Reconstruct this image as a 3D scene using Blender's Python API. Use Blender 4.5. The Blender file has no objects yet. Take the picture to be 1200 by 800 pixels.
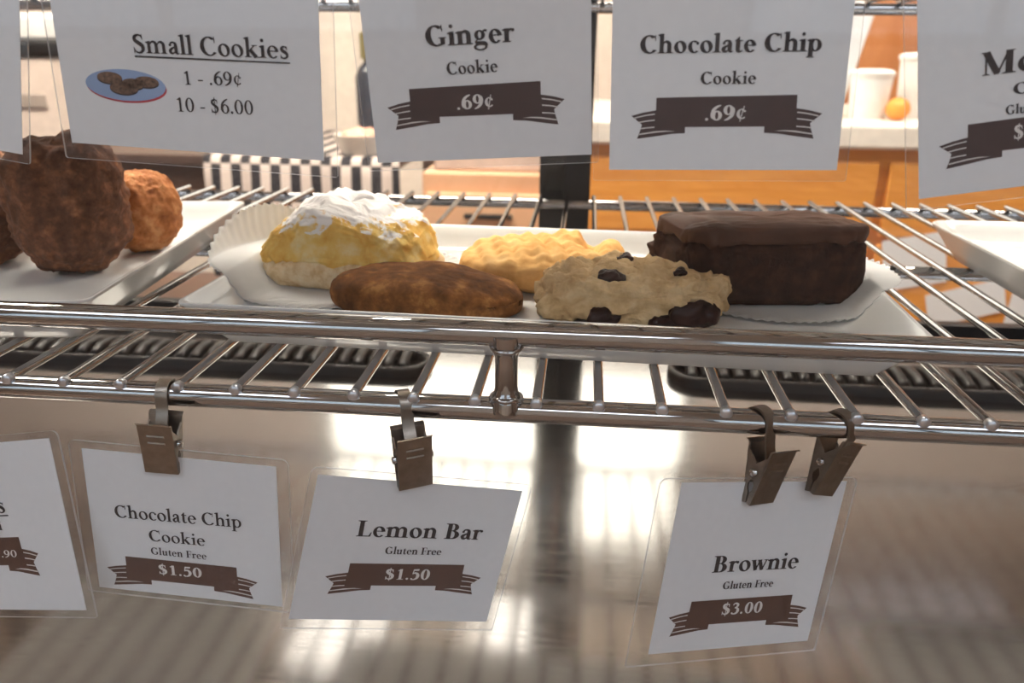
import bpy, bmesh, math, random
from mathutils import Vector, Matrix, noise

# ------------------------------------------------------------------ camera, world, light, exposure
scn = bpy.context.scene
COL = scn.collection
S = 0.001                                   # everything below is written in millimetres
cam_d = bpy.data.cameras.new('camera')
cam = bpy.data.objects.new('camera', cam_d); COL.objects.link(cam)
cr = Vector((0.99578465, 0.09123845, 0.00940653)); cu = Vector((-0.04038227, 0.34401988, 0.93809359))
cf = Vector((-0.08235417, 0.93451906, -0.34625413))
cam.matrix_world = Matrix(((cr.x, cu.x, -cf.x, -9.3345*S), (cr.y, cu.y, -cf.y, -299.300*S), (cr.z, cu.z, -cf.z, 137.044*S), (0, 0, 0, 1)))
cam_d.sensor_width = 36.0
cam_d.lens = 940.07 / 1200 * 36.0
cam_d.clip_start = 0.01; cam_d.clip_end = 50
cam_d.dof.use_dof = True
cam_d.dof.focus_distance = 0.350
cam_d.dof.aperture_fstop = 11.5
scn.camera = cam

EXPOSURE = 0.0
WORLD_STRENGTH = 1.5          # cool daylight outside the shop front
WINDOW_STRENGTH = 3.6          # bright window on the staff side
PANEL_STAFF = 46.0
SHOP_FILL = 7.2
scn.view_settings.view_transform = 'Standard'
scn.view_settings.look = 'None'
scn.view_settings.exposure = EXPOSURE
scn.view_settings.gamma = 1.0
scn.view_settings.use_curve_mapping = False
scn.cycles.max_bounces = 12
scn.cycles.transparent_max_bounces = 32
scn.cycles.glossy_bounces = 6
scn.cycles.sample_clamp_indirect = 6.0
scn.cycles.caustics_reflective = True
scn.cycles.blur_glossy = 0.3
scn.cycles.use_denoising = True

world = bpy.data.worlds.new('world'); scn.world = world; world.use_nodes = True
bg = world.node_tree.nodes['Background']
bg.inputs[0].default_value = (0.74, 0.85, 1.0, 1); bg.inputs[1].default_value = WORLD_STRENGTH

# ------------------------------------------------------------------ helpers
def lin(c):
    return tuple(((v/255.0)/12.92 if v/255.0 <= 0.04045 else ((v/255.0+0.055)/1.055)**2.4) for v in c)

class N:
    """small node-tree helper"""
    def __init__(s, name):
        s.m = bpy.data.materials.new(name); s.m.use_nodes = True; s.t = s.m.node_tree; s.t.nodes.clear()
        s.out = s.t.nodes.new('ShaderNodeOutputMaterial')
    def n(s, kind, **kw):
        nd = s.t.nodes.new('ShaderNode' + kind)
        for k, v in kw.items():
            if k.startswith('p_'): setattr(nd, k[2:], v)
            else:
                key = k.replace('_', ' ')
                nd.inputs[key].default_value = v
        return nd
    def l(s, a, b): s.t.links.new(a, b)
    def coord(s, scale=(1, 1, 1)):
        tc = s.n('TexCoord'); mp = s.n('Mapping'); s.l(tc.outputs['Object'], mp.inputs['Vector']); mp.inputs['Scale'].default_value = scale
        return mp.outputs[0]
    def noise(s, vec, scale, detail=4.0, rough=0.55, dist=0.0):
        nd = s.n('TexNoise'); nd.inputs['Scale'].default_value = scale; nd.inputs['Detail'].default_value = detail
        nd.inputs['Roughness'].default_value = rough; nd.inputs['Distortion'].default_value = dist
        s.l(vec, nd.inputs['Vector']); return nd.outputs['Fac']
    def ramp(s, fac, stops):
        r = s.n('ValToRGB'); e = r.color_ramp.elements
        while len(e) < len(stops): e.new(0.5)
        for i, (p, c) in enumerate(stops): e[i].position = p; e[i].color = (*c, 1)
        s.l(fac, r.inputs[0]); return r.outputs[0]
    def mix(s, fac, a, b):
        m = s.n('MixRGB'); s.l(fac, m.inputs[0])
        for i, v in ((1, a), (2, b)):
            if isinstance(v, tuple): m.inputs[i].default_value = (*v, 1)
            else: s.l(v, m.inputs[i])
        return m.outputs[0]
    def math(s, op, a, b=None):
        m = s.n('Math'); m.operation = op
        for i, v in ((0, a), (1, b)):
            if v is None: continue
            if isinstance(v, (int, float)): m.inputs[i].default_value = v
            else: s.l(v, m.inputs[i])
        return m.outputs[0]
    def bump(s, h, strength, dist):
        b = s.n('Bump'); b.inputs['Strength'].default_value = strength; b.inputs['Distance'].default_value = dist
        s.l(h, b.inputs['Height']); return b.outputs[0]
    def bsdf(s, color, rough=0.5, metal=0.0, normal=None, **kw):
        b = s.n('BsdfPrincipled')
        if isinstance(color, tuple): b.inputs['Base Color'].default_value = (*color, 1)
        else: s.l(color, b.inputs['Base Color'])
        if isinstance(rough, (int, float)): b.inputs['Roughness'].default_value = rough
        else: s.l(rough, b.inputs['Roughness'])
        b.inputs['Metallic'].default_value = metal
        if normal is not None: s.l(normal, b.inputs['Normal'])
        for k, v in kw.items(): b.inputs[k.replace('_', ' ')].default_value = v
        s.l(b.outputs[0], s.out.inputs[0]); return b

def plain(name, rgb, rough=0.5, metal=0.0, nscale=40.0, amt=0.08, **kw):
    """a colour with slight procedural variation"""
    m = N(name); v = m.coord(); f = m.noise(v, nscale, 3)
    c = lin(rgb); d = tuple(x*(1-amt) for x in c); u = tuple(min(1, x*(1+amt)) for x in c)
    m.bsdf(m.ramp(f, [(0.3, d), (0.7, u)]), rough, metal, **kw)
    return m.m

def emit(name, rgb, strength):
    m = N(name); e = m.n('Emission'); e.inputs[0].default_value = (*lin(rgb), 1); e.inputs[1].default_value = strength
    m.l(e.outputs[0], m.out.inputs[0]); return m.m

def clear_film(name, tint, ior, rough, haze, wrinkle):
    """clear sheet: see-through, with the reflection of its surface and a little milky haze"""
    m = N(name); v = m.coord()
    tr = m.n('BsdfTransparent'); tr.inputs[0].default_value = (*tint, 1)
    gl = m.n('BsdfGlossy'); gl.inputs['Roughness'].default_value = rough
    fr = m.n('Fresnel'); fr.inputs['IOR'].default_value = ior
    if wrinkle:
        h = m.noise(v, 180.0, 3, 0.6, 0.6); nb = m.bump(h, wrinkle, 0.0006)
        m.l(nb, gl.inputs['Normal']); m.l(nb, fr.inputs['Normal'])
    geo = m.n('NewGeometry'); fac = m.math('MULTIPLY', fr.outputs[0], m.math('SUBTRACT', 1.0, geo.outputs['Backfacing']))
    mx = m.n('MixShader'); m.l(fac, mx.inputs[0]); m.l(tr.outputs[0], mx.inputs[1]); m.l(gl.outputs[0], mx.inputs[2])
    end = mx
    if haze:
        df = m.n('BsdfDiffuse'); df.inputs[0].default_value = (0.85, 0.86, 0.88, 1)
        mx2 = m.n('MixShader'); mx2.inputs[0].default_value = haze
        m.l(mx.outputs[0], mx2.inputs[1]); m.l(df.outputs[0], mx2.inputs[2]); end = mx2
    m.l(end.outputs[0], m.out.inputs[0]); return m.m

class MB:
    """collects shapes (mm) and links them as ONE mesh object"""
    def __init__(s): s.v = []; s.f = []; s.mi = []; s.cur = 0; s.sm = []; s.smooth = False
    def add(s, verts, faces, M=None):
        o = len(s.v)
        s.v += [tuple(M @ Vector(p)) if M is not None else tuple(p) for p in verts]
        for f in faces: s.f.append([o+i for i in f]); s.mi.append(s.cur); s.sm.append(s.smooth)
    def box(s, x0, x1, y0, y1, z0, z1, M=None, bev=0.0):
        if bev <= 0:
            v = [(x, y, z) for z in (z0, z1) for y in (y0, y1) for x in (x0, x1)]
            s.add(v, [(0, 2, 3, 1), (4, 5, 7, 6), (0, 1, 5, 4), (2, 6, 7, 3), (0, 4, 6, 2), (1, 3, 7, 5)], M); return
        bm = bmesh.new(); bmesh.ops.create_cube(bm, size=1.0)
        for q in bm.verts: q.co = Vector(((x0+x1)/2+q.co.x*(x1-x0), (y0+y1)/2+q.co.y*(y1-y0), (z0+z1)/2+q.co.z*(z1-z0)))
        bmesh.ops.bevel(bm, geom=bm.edges[:], offset=bev, segments=2, affect='EDGES', profile=0.5)
        bm.verts.index_update()
        s.add([tuple(q.co) for q in bm.verts], [[q.index for q in f.verts] for f in bm.faces], M); bm.free()
    def tube(s, pts, radii, seg=16, caps=True, M=None):
        pts = [Vector(p) for p in pts]
        if not isinstance(radii, (list, tuple)): radii = [radii]*len(pts)
        ref = None; rings = []; v = []
        for i, p in enumerate(pts):
            t = (pts[min(i+1, len(pts)-1)] - pts[max(i-1, 0)]).normalized()
            if ref is None:
                ref = t.orthogonal().normalized()
            ref = (ref - t*ref.dot(t)).normalized(); b = t.cross(ref)
            rings.append([len(v)+k for k in range(seg)])
            for k in range(seg):
                a = 2*math.pi*k/seg; v.append(p + (ref*math.cos(a) + b*math.sin(a))*radii[i])
        f = []
        for a, b in zip(rings, rings[1:]):
            for k in range(seg): f.append((a[k], a[(k+1) % seg], b[(k+1) % seg], b[k]))
        if caps: f.append(tuple(reversed(rings[0]))); f.append(tuple(rings[-1]))
        s.add(v, f, M)
    def lathe(s, prof, seg=40, M=None):
        v = []; f = []
        for r, z in prof:
            for k in range(seg): a = 2*math.pi*k/seg; v.append((r*math.cos(a), r*math.sin(a), z))
        n = len(prof)
        for i in range(n-1):
            for k in range(seg): f.append((i*seg+k, i*seg+(k+1) % seg, (i+1)*seg+(k+1) % seg, (i+1)*seg+k))
        if prof[0][0] > 0: f.append(tuple(reversed(range(seg))))
        if prof[-1][0] > 0: f.append(tuple((n-1)*seg+k for k in range(seg)))
        s.add(v, f, M)
    def strip(s, path, w, th, M=None):
        """flat strap: path of (y,z) points, width along x"""
        pts = [Vector((0, y, z)) for y, z in path]; v = []; f = []
        for i, p in enumerate(pts):
            t = (pts[min(i+1, len(pts)-1)] - pts[max(i-1, 0)]).normalized(); nrm = Vector((1, 0, 0)).cross(t)
            for sx in (-1, 1):
                for sn in (-1, 1): v.append(p + Vector((sx*w/2, 0, 0)) + nrm*sn*th/2)
        for i in range(len(pts)-1):
            a = i*4; b = a+4
            for q, r in ((0, 1), (1, 3), (3, 2), (2, 0)): f.append((a+q, a+r, b+r, b+q))
        f.append((0, 2, 3, 1)); e = (len(pts)-1)*4; f.append((e, e+1, e+3, e+2))
        s.add(v, f, M)
    def prism(s, poly, axis, a0, a1, M=None):
        """extrude a 2-D polygon; axis 'x': poly is (y,z); 'y': (x,z); 'z': (x,y)"""
        def P(p, a): return {'x': (a, p[0], p[1]), 'y': (p[0], a, p[1]), 'z': (p[0], p[1], a)}[axis]
        n = len(poly); v = [P(p, a0) for p in poly] + [P(p, a1) for p in poly]
        f = [tuple(reversed(range(n))), tuple(range(n, 2*n))] + [(k, (k+1) % n, n+(k+1) % n, n+k) for k in range(n)]
        s.add(v, f, M)
    def build(s, name, mats, parent=None, smooth=None):
        me = bpy.data.meshes.new(name)
        me.from_pydata([(x*S, y*S, z*S) for x, y, z in s.v], [], s.f)
        if not isinstance(mats, (list, tuple)): mats = [mats]
        for m in mats: me.materials.append(m)
        for p, i, sm in zip(me.polygons, s.mi, s.sm): p.material_index = i; p.use_smooth = sm
        bm = bmesh.new(); bm.from_mesh(me); bmesh.ops.recalc_face_normals(bm, faces=bm.faces[:]); bm.to_mesh(me); bm.free()
        o = bpy.data.objects.new(name, me); COL.objects.link(o)
        if parent is not None: o.parent = parent
        return o

def smooth_by_angle(o, deg=35):
    me = o.data
    bm = bmesh.new(); bm.from_mesh(me)
    for e in bm.edges:
        e.smooth = not (len(e.link_faces) == 2 and e.calc_face_angle(0) > math.radians(deg))
    for f in bm.faces: f.smooth = True
    bm.to_mesh(me); bm.free(); return o

def tag(o, label, cat, group=None, kind=None):
    o['label'] = label; o['category'] = cat
    if group: o['group'] = group
    if kind: o['kind'] = kind
    return o
def empty(name, loc, rot=(0, 0, 0)):
    o = bpy.data.objects.new(name, None); COL.objects.link(o)
    o.location = Vector(loc)*S; o.rotation_euler = rot; o.empty_display_size = 0.02; return o
def struct(o): o['kind'] = 'structure'; return o
def copy_tree(o, parent=None):
    c = o.copy(); COL.objects.link(c)
    if parent is not None: c.parent = parent
    for ch in list(o.children): copy_tree(ch, c)
    return c
def RZ(d): return Matrix.Rotation(math.radians(d), 4, 'Z')
def TR(*p): return Matrix.Translation(Vector(p))

# ------------------------------------------------------------------ materials
def m_chrome():
    m = N('polished_chrome'); v = m.coord((1, 30, 30)); r = m.ramp(m.noise(v, 60, 3), [(0.3, (0.03,)*3), (0.75, (0.09,)*3)])
    m.bsdf((0.47, 0.465, 0.465), r, 1.0); return m.m
def m_wire_end():
    m = N('ground_wire_end'); m.bsdf((0.74, 0.78, 0.84), 0.28, 0.9); return m.m
def m_steel():
    m = N('brushed_stainless'); v = m.coord((1.0, 14.0, 1.0)); f = m.noise(v, 26, 5, 0.6)
    w = m.noise(m.coord(), 5.0, 2, 0.5)
    r = m.ramp(f, [(0.25, (0.10,)*3), (0.8, (0.17,)*3)])
    sc = m.noise(m.coord((30, 3, 1)), 8, 4, 0.7)
    col = m.mix(m.math('MULTIPLY', sc, 0.25), (0.68, 0.66, 0.645), (0.5, 0.485, 0.475))
    m.bsdf(col, r, 1.0, m.bump(w, 0.35, 0.0035)); return m.m
def m_ceramic():
    m = N('white_glazed_ceramic'); v = m.coord(); f = m.noise(v, 25, 2)
    m.bsdf(m.ramp(f, [(0.3, (0.73, 0.735, 0.725)), (0.7, (0.76, 0.76, 0.75))]), 0.12, 0.0); return m.m
def m_black_plastic():
    m = N('black_plastic'); v = m.coord(); f = m.noise(v, 120, 3)
    m.bsdf(m.ramp(f, [(0.3, (0.012, 0.010, 0.010)), (0.8, (0.024, 0.019, 0.019))]), 0.42); return m.m
def m_bronze():
    m = N('dark_nickel_clip_steel'); v = m.coord(); f = m.noise(v, 200, 4)
    m.bsdf(m.ramp(f, [(0.3, (0.26, 0.225, 0.19)), (0.7, (0.34, 0.295, 0.25))]), 0.36, 1.0); return m.m
CHROME = m_chrome(); WIRE_END = m_wire_end(); STEEL = m_steel(); CERAMIC = m_ceramic(); BLACK = m_black_plastic(); BRONZE = m_bronze()
def m_paper():
    m = N('white_card'); v = m.coord(); f = m.noise(v, 300, 3)
    m.bsdf(m.ramp(f, [(0.3, (0.765, 0.775, 0.79)), (0.7, (0.80, 0.81, 0.825))]), 0.7); return m.m
PAPER = m_paper()
INK = plain('black_brown_ink', (48, 38, 38), 0.6)
RIBBON = plain('brown_ribbon_ink', (88, 58, 44), 0.55, 0, 200, 0.1)
RIBBON_D = plain('dark_brown_ribbon_ink', (68, 48, 46), 0.55, 0, 200, 0.1)
PRINT_WHITE = plain('unprinted_white', (226, 222, 218), 0.7)
PLATE_BLUE = plain('printed_blue', (146, 168, 204), 0.7)
PLATE_RED = plain('printed_red', (176, 54, 62), 0.7)
PRINT_COOKIE = plain('printed_cookie_brown', (112, 84, 66), 0.7, 0, 900, 0.6)
FILM = clear_film('laminate_film', (0.97, 0.97, 0.97), 1.40, 0.06, 0.018, 0.12)
FILM_EDGE = clear_film('laminate_cut_edge', (0.9, 0.9, 0.9), 1.5, 0.2, 0.45, 0)
PANE = clear_film('case_glass', (0.985, 0.99, 0.985), 1.45, 0.0, 0.0, 0)
def m_wood(name, a, b, rough=0.35, sc=(1, 6, 1)):
    m = N(name); v = m.coord(sc); f = m.noise(v, 6, 5, 0.6, 0.8)
    m.bsdf(m.ramp(f, [(0.25, lin(a)), (0.75, lin(b))]), rough); return m.m
WOOD = m_wood('orange_wood', (212, 136, 56), (238, 168, 84), 0.3, (1, 1, 9))
WOOD_WALL = m_wood('wood_wall', (178, 112, 62), (206, 140, 88), 0.4, (6, 1, 1))
CREAM = plain('cream_paint', (226, 214, 200), 0.6)
COUNTER = plain('cream_counter', (240, 232, 220), 0.35)
WHITE = plain('white_plastic', (244, 242, 238), 0.35)
TAN = plain('tan_paint', (176, 158, 142), 0.6)
BROWNW = plain('brown_wall_paint', (150, 128, 114), 0.7)
SHOPW = plain('pale_wall_paint', (206, 196, 186), 0.7)
FLOORM = m_wood('brown_floor', (120, 98, 84), (150, 124, 106), 0.35)
FRAME_BLACK = plain('black_anodised_frame', (24, 24, 26), 0.35)
PEACH = m_wood('pale_wood', (222, 170, 132), (236, 190, 152), 0.35)

# ------------------------------------------------------------------ the room
RX, RY0, RY1, RZ0, RZ1 = 3600, -3400, 2450, -960, 1600
b = MB(); b.box(-RX, RX, RY0, RY1, RZ0-60, RZ0); struct(b.build('floor', FLOORM))
b = MB(); b.box(-RX, RX, RY0, RY1, RZ1, RZ1+60); struct(b.build('ceiling', SHOPW))
b = MB(); b.box(-RX-60, -RX, RY0, RY1, RZ0, RZ1); struct(b.build('wall_left', BROWNW))
b = MB(); b.box(RX, RX+60, RY0, RY1, RZ0, RZ1); struct(b.build('wall_right', BROWNW))
# rear wall with a bright window over the work counter
WX0, WX1, WZ0, WZ1 = -1000, 420, 640, 1480
b = MB()
b.cur = 0; b.box(-RX, WX1, RY1, RY1+60, RZ0, 480)
b.cur = 2; b.box(-RX, WX0, RY1, RY1+60, 480, RZ1); b.box(WX0, WX1, RY1, RY1+60, 480, WZ0); b.box(WX0, WX1, RY1, RY1+60, WZ1, RZ1); b.box(WX1, RX, RY1, RY1+60, 480, RZ1)
b.cur = 1; b.box(WX1, RX, RY1, RY1+60, RZ0, 480)
struct(b.build('wall_rear', [CREAM, WOOD_WALL, plain('taupe_paint', (160, 150, 144), 0.7)]))
win = MB()
for x0, x1, z0, z1 in ((WX0, WX0+40, WZ0, WZ1), (WX1-40, WX1, WZ0, WZ1), (WX0, WX1, WZ0, WZ0+40), (WX0, WX1, WZ1-40, WZ1)):
    win.box(x0, x1, RY1-12, RY1+40, z0, z1)
win = struct(win.build('window_1', FRAME_BLACK))
b = MB(); b.box(WX0+5, WX1-5, RY1+26, RY1+30, WZ0+5, WZ1-5); b.build('pane', emit('daylit_glass', (255, 246, 232), WINDOW_STRENGTH), win)
# shop-front wall behind the camera, with two tall window openings to the sky
b = MB()
ops = [(-3000, -700), (600, 2600)]; zs0, zs1 = 150, 1400
b.box(-RX, RX, RY0-60, RY0, RZ0, zs0); b.box(-RX, RX, RY0-60, RY0, zs1, RZ1)
for x0, x1 in ((-RX, -3000), (-700, 600), (2600, RX)): b.box(x0, x1, RY0-60, RY0, zs0, zs1)
struct(b.build('wall_front', SHOPW))
for i, (x0, x1) in enumerate(ops):
    f = MB()
    for a0, a1, c0, c1 in ((x0, x0+45, zs0, zs1), (x1-45, x1, zs0, zs1), (x0, x1, zs0, zs0+45), (x0, x1, zs1-45, zs1), ((x0+x1)/2-25, (x0+x1)/2+25, zs0, zs1), (x0, x1, 780, 815)):
        f.box(a0, a1, RY0-50, RY0-6, c0, c1)
    w = struct(f.build('window_%d' % (i+2), FRAME_BLACK))
    g = MB(); g.box(x0+20, x1-20, RY0-32, RY0-26, zs0+20, zs1-20); g.build('pane', PANE, w)
    la = bpy.data.lights.new('window_portal', 'AREA'); la.shape = 'RECTANGLE'; la.size = (x1-x0)*S; la.size_y = (zs1-zs0)*S
    la.cycles.is_portal = True
    lo = bpy.data.objects.new('window_portal', la); COL.objects.link(lo); lo.location = ((x0+x1)/2*S, (RY0-70)*S, (zs0+zs1)/2*S); lo.rotation_euler = (math.radians(90), 0, 0)
# ceiling light panels, some of them added as unseen fill
def panel(x, y, w, d, m, label):
    t = empty('ceiling_light', (x, y, RZ1))
    tag(t, label, 'light', 'ceiling light panels')
    f = MB()
    for a0, a1, c0, c1 in ((-w/2-25, -w/2, -d/2-25, d/2+25), (w/2, w/2+25, -d/2-25, d/2+25), (-w/2, w/2, -d/2-25, -d/2), (-w/2, w/2, d/2, d/2+25)):
        f.box(a0, a1, c0, c1, -22, 0)
    f.build('frame', WHITE, t)
    f = MB(); f.box(-w/2, w/2, -d/2, d/2, -14, -6); f.build('diffuser', m, t)
E_STAFF = emit('warm_panel', (255, 244, 230), PANEL_STAFF); E_SHOP_FILL = emit('cool_fill_panel', (230, 239, 255), SHOP_FILL)
E_STRIP = emit('strip_panel', (255, 246, 236), 3.2)
panel(-420, 900, 1000, 500, E_STAFF, 'long warm ceiling light panel over the staff aisle, left of the case')
panel(1150, 950, 600, 500, E_STAFF, 'warm ceiling light panel over the staff aisle, right of the case')
panel(-1600, 900, 600, 500, E_STAFF, 'unseen warm ceiling panel added over the staff aisle to light the fronts, far left')  # unseen lamp, added to brighten the fronts of things behind the case
panel(-1300, -1300, 900, 600, E_SHOP_FILL, 'unseen cool ceiling panel added as front fill over the shop floor, left side')  # the shop panels are unseen, added to brighten the case front
panel(1200, -1300, 900, 600, E_SHOP_FILL, 'unseen cool ceiling panel added as front fill over the shop floor, right side')
panel(-100, -2300, 900, 600, E_SHOP_FILL, 'unseen cool ceiling panel added as front fill over the shop floor, near the front wall')

panel(-825, 1980, 290, 640, E_STRIP, 'narrow soft ceiling light near the rear window, left one')
panel(-240, 1980, 230, 640, E_STRIP, 'narrow soft ceiling light near the rear window, right one')

# ------------------------------------------------------------------ the display case
CX = 760
case = empty('display_case', (0, 0, RZ0))
tag(case, 'glass fronted bakery display case with stainless deck and black framed rear doors', 'display case')
D0 = -RZ0
def cz(b): 
    b.v = [(x, y, z+D0) for x, y, z in b.v]; return b
b = MB(); b.box(-CX, CX, -75, 540, RZ0, -162, bev=4); cz(b).build('base_cabinet', BROWNW, case)
b = MB()
n = 60; xs = [-CX+8+i*(2*CX-16)/n for i in range(n+1)]
b.box(-CX+4, CX-4, -72, 536, -162, -150); cz(b).build('deck', STEEL, case)
for x0 in (-CX, CX-14): b = MB(); b.box(x0+4, x0+10, -60, 536, -150, 360); cz(b).build('end_glass', PANE, case)
b = MB(); b.box(-CX, CX, -62, 540, 360, 366); cz(b).build('top_glass', PANE, case)
# upright front glass under a steel top frame
b = MB(); b.box(-CX, CX, -66, -50, 336, 360, bev=3); cz(b).build('top_frame', STEEL, case)
b = MB(); b.box(-CX+14, CX-14, -60, -54, -150, 336)
o = cz(b).build('front_glass', PANE, case)
# rear sliding doors: two framed panes, their stiles overlapping in the middle
def rear_door(x0, x1, y, name='rear_door'):
    f = MB()
    for a0, a1, c0, c1 in ((x0, x0+26, -146, 352), (x1-26, x1, -146, 352), (x0+26, x1-26, -146, -128), (x0+26, x1-26, 330, 352)):
        f.box(a0, a1, y-7, y+7, c0, c1, bev=1.0)
    d = cz(f).build(name, FRAME_BLACK, case)
    g = MB(); g.box(x0+20, x1-20, y-2.5, y+2.5, -136, 340); cz(g).build('pane', PANE, d)
rear_door(-CX+14, -4, 505); rear_door(-55, CX-14, 524)
b = MB(); b.box(-CX+14, CX-14, 494, 536, -150, -146); b.box(-CX+14, CX-14, 494, 536, 352, 360); cz(b).build('door_track', FRAME_BLACK, case)

# black ribbed air grilles lying on the deck near the back
def grille(x0, x1, y0, y1, label):
    t = empty('air_grille', ((x0+x1)/2, (y0+y1)/2, -150))
    tag(t, label, 'air grille', 'black ribbed grilles on the deck')
    hx, hy = (x1-x0)/2, (y1-y0)/2
    def stad(ins):
        r = hy-ins; pts = []
        for k in range(13): a = -math.pi/2+math.pi*k/12; pts.append((hx-hy+r*math.cos(a), r*math.sin(a)))
        for k in range(13): a = math.pi/2+math.pi*k/12; pts.append((-hx+hy+r*math.cos(a), r*math.sin(a)))
        return pts
    fr = MB(); fr.smooth = True
    loops = [(0, 0), (0, 7), (1.2, 9.5), (3.5, 10), (6, 9), (7, 2), (8, 0.5)]
    v = []; f = []; n = 26
    for ins, z in loops: v += [(x, y, z) for x, y in stad(ins)]
    for i in range(len(loops)-1):
        for k in range(n): f.append((i*n+k, i*n+(k+1) % n, (i+1)*n+(k+1) % n, (i+1)*n+k))
    f.append(tuple((len(loops)-1)*n+k for k in range(n)))
    fr.add(v, f); fr.build('rim', BLACK, t)
    rb = MB(); rb.smooth = True
    x = -hx+hy*0.7
    while x < hx-hy*0.6:
        e = hy-7.5
        rb.tube([(x, -e+1, 6.2), (x, -e*0.8, 8), (x, -e*0.35, 11), (x, e*0.35, 11), (x, e*0.8, 8), (x, e-1, 6.2)], 5.3, 14)
        x += 14.2
    rb.build('ribs', BLACK, t)
grille(-700, -146, 366, 420, 'black ribbed air grille on the steel deck, left of the middle post')
grille(74, 690, 372, 430, 'black ribbed air grille on the steel deck, right of the middle post')

# ------------------------------------------------------------------ wire shelves
def wire_shelf(z, label, lip=True):
    t = empty('wire_shelf', (0, 0, z)); tag(t, label, 'shelf', 'chrome wire shelves')
    X0, X1 = -640, 640
    def rail(name, y, zc, r, lab=None):
        m = MB(); m.smooth = True
        m.tube([(X0, y, zc), (X0/2, y, zc), (0, y, zc), (X1/2, y, zc), (X1, y, zc)], r, 28); return smooth_by_angle(m.build(name, CHROME, t))
    rail('lower_front_rail', 2, -4.8, 5.2); rail('upper_front_rail', 2, 28.8, 5.3)
    rail('support_rail', 255, -6.5, 4.6); rail('rear_rail', 477, -7.0, 5.0)
    # welded posts between the two front rails
    for x in (-648+610, -38+610-40, -38-560):
        m = MB(); m.smooth = True
        prof = [(-4.8, 6.6), (1.2, 6.2), (3.0, 5.2), (6, 4.7), (14, 4.6), (19, 4.7), (21.5, 5.3), (23.5, 6.3), (28.5, 6.6)]
        m.tube([(x, 1.2, a) for a, _ in prof], [r for _, r in prof], 22); smooth_by_angle(m.build('post', CHROME, t), 60)
        m = MB(); m.smooth = True
        for zc, sg in ((2.0, 1), (22.6, -1)):
            pts = []
            for k in range(25):
                a = 2*math.pi*k/24; pts.append((x+6.1*math.cos(a), 1.2+6.0*math.sin(a), zc-sg*1.3*abs(math.cos(a))**2+sg*0.4*math.sin(5*a)))
            m.tube(pts, 1.15, 8, caps=False)
        m.build('weld_bead', CHROME, t)
    w = MB(); w.smooth = True
    w.tube([(0, 0.9, 0), (0, 240, 0), (0, 481, 0)], 2.15, 14, caps=False)
    w.smooth = True; w.cur = 1
    w.tube([(0, -2.6, -0.2), (0, -2.2, -0.15), (0, 0.9, 0)], [1.9, 2.4, 2.25], 14)
    w.cur = 0; w.tube([(0, 481, 0), (0, 482, 0)], [2.15, 1.4], 14)
    first = w.build('wire', [CHROME, WIRE_END], t)
    k0 = -24
    for k in range(k0, 25):
        o = first if k == k0 else first.copy()
        if k != k0: COL.objects.link(o); o.parent = t
        o.location = (k*25.4*S, 0, 0)
    return t
wire_shelf(0, 'chrome wire shelf holding the white platters of pastries')
wire_shelf(176, 'chrome wire shelf above, its rear rail showing behind the upper price signs')

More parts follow.
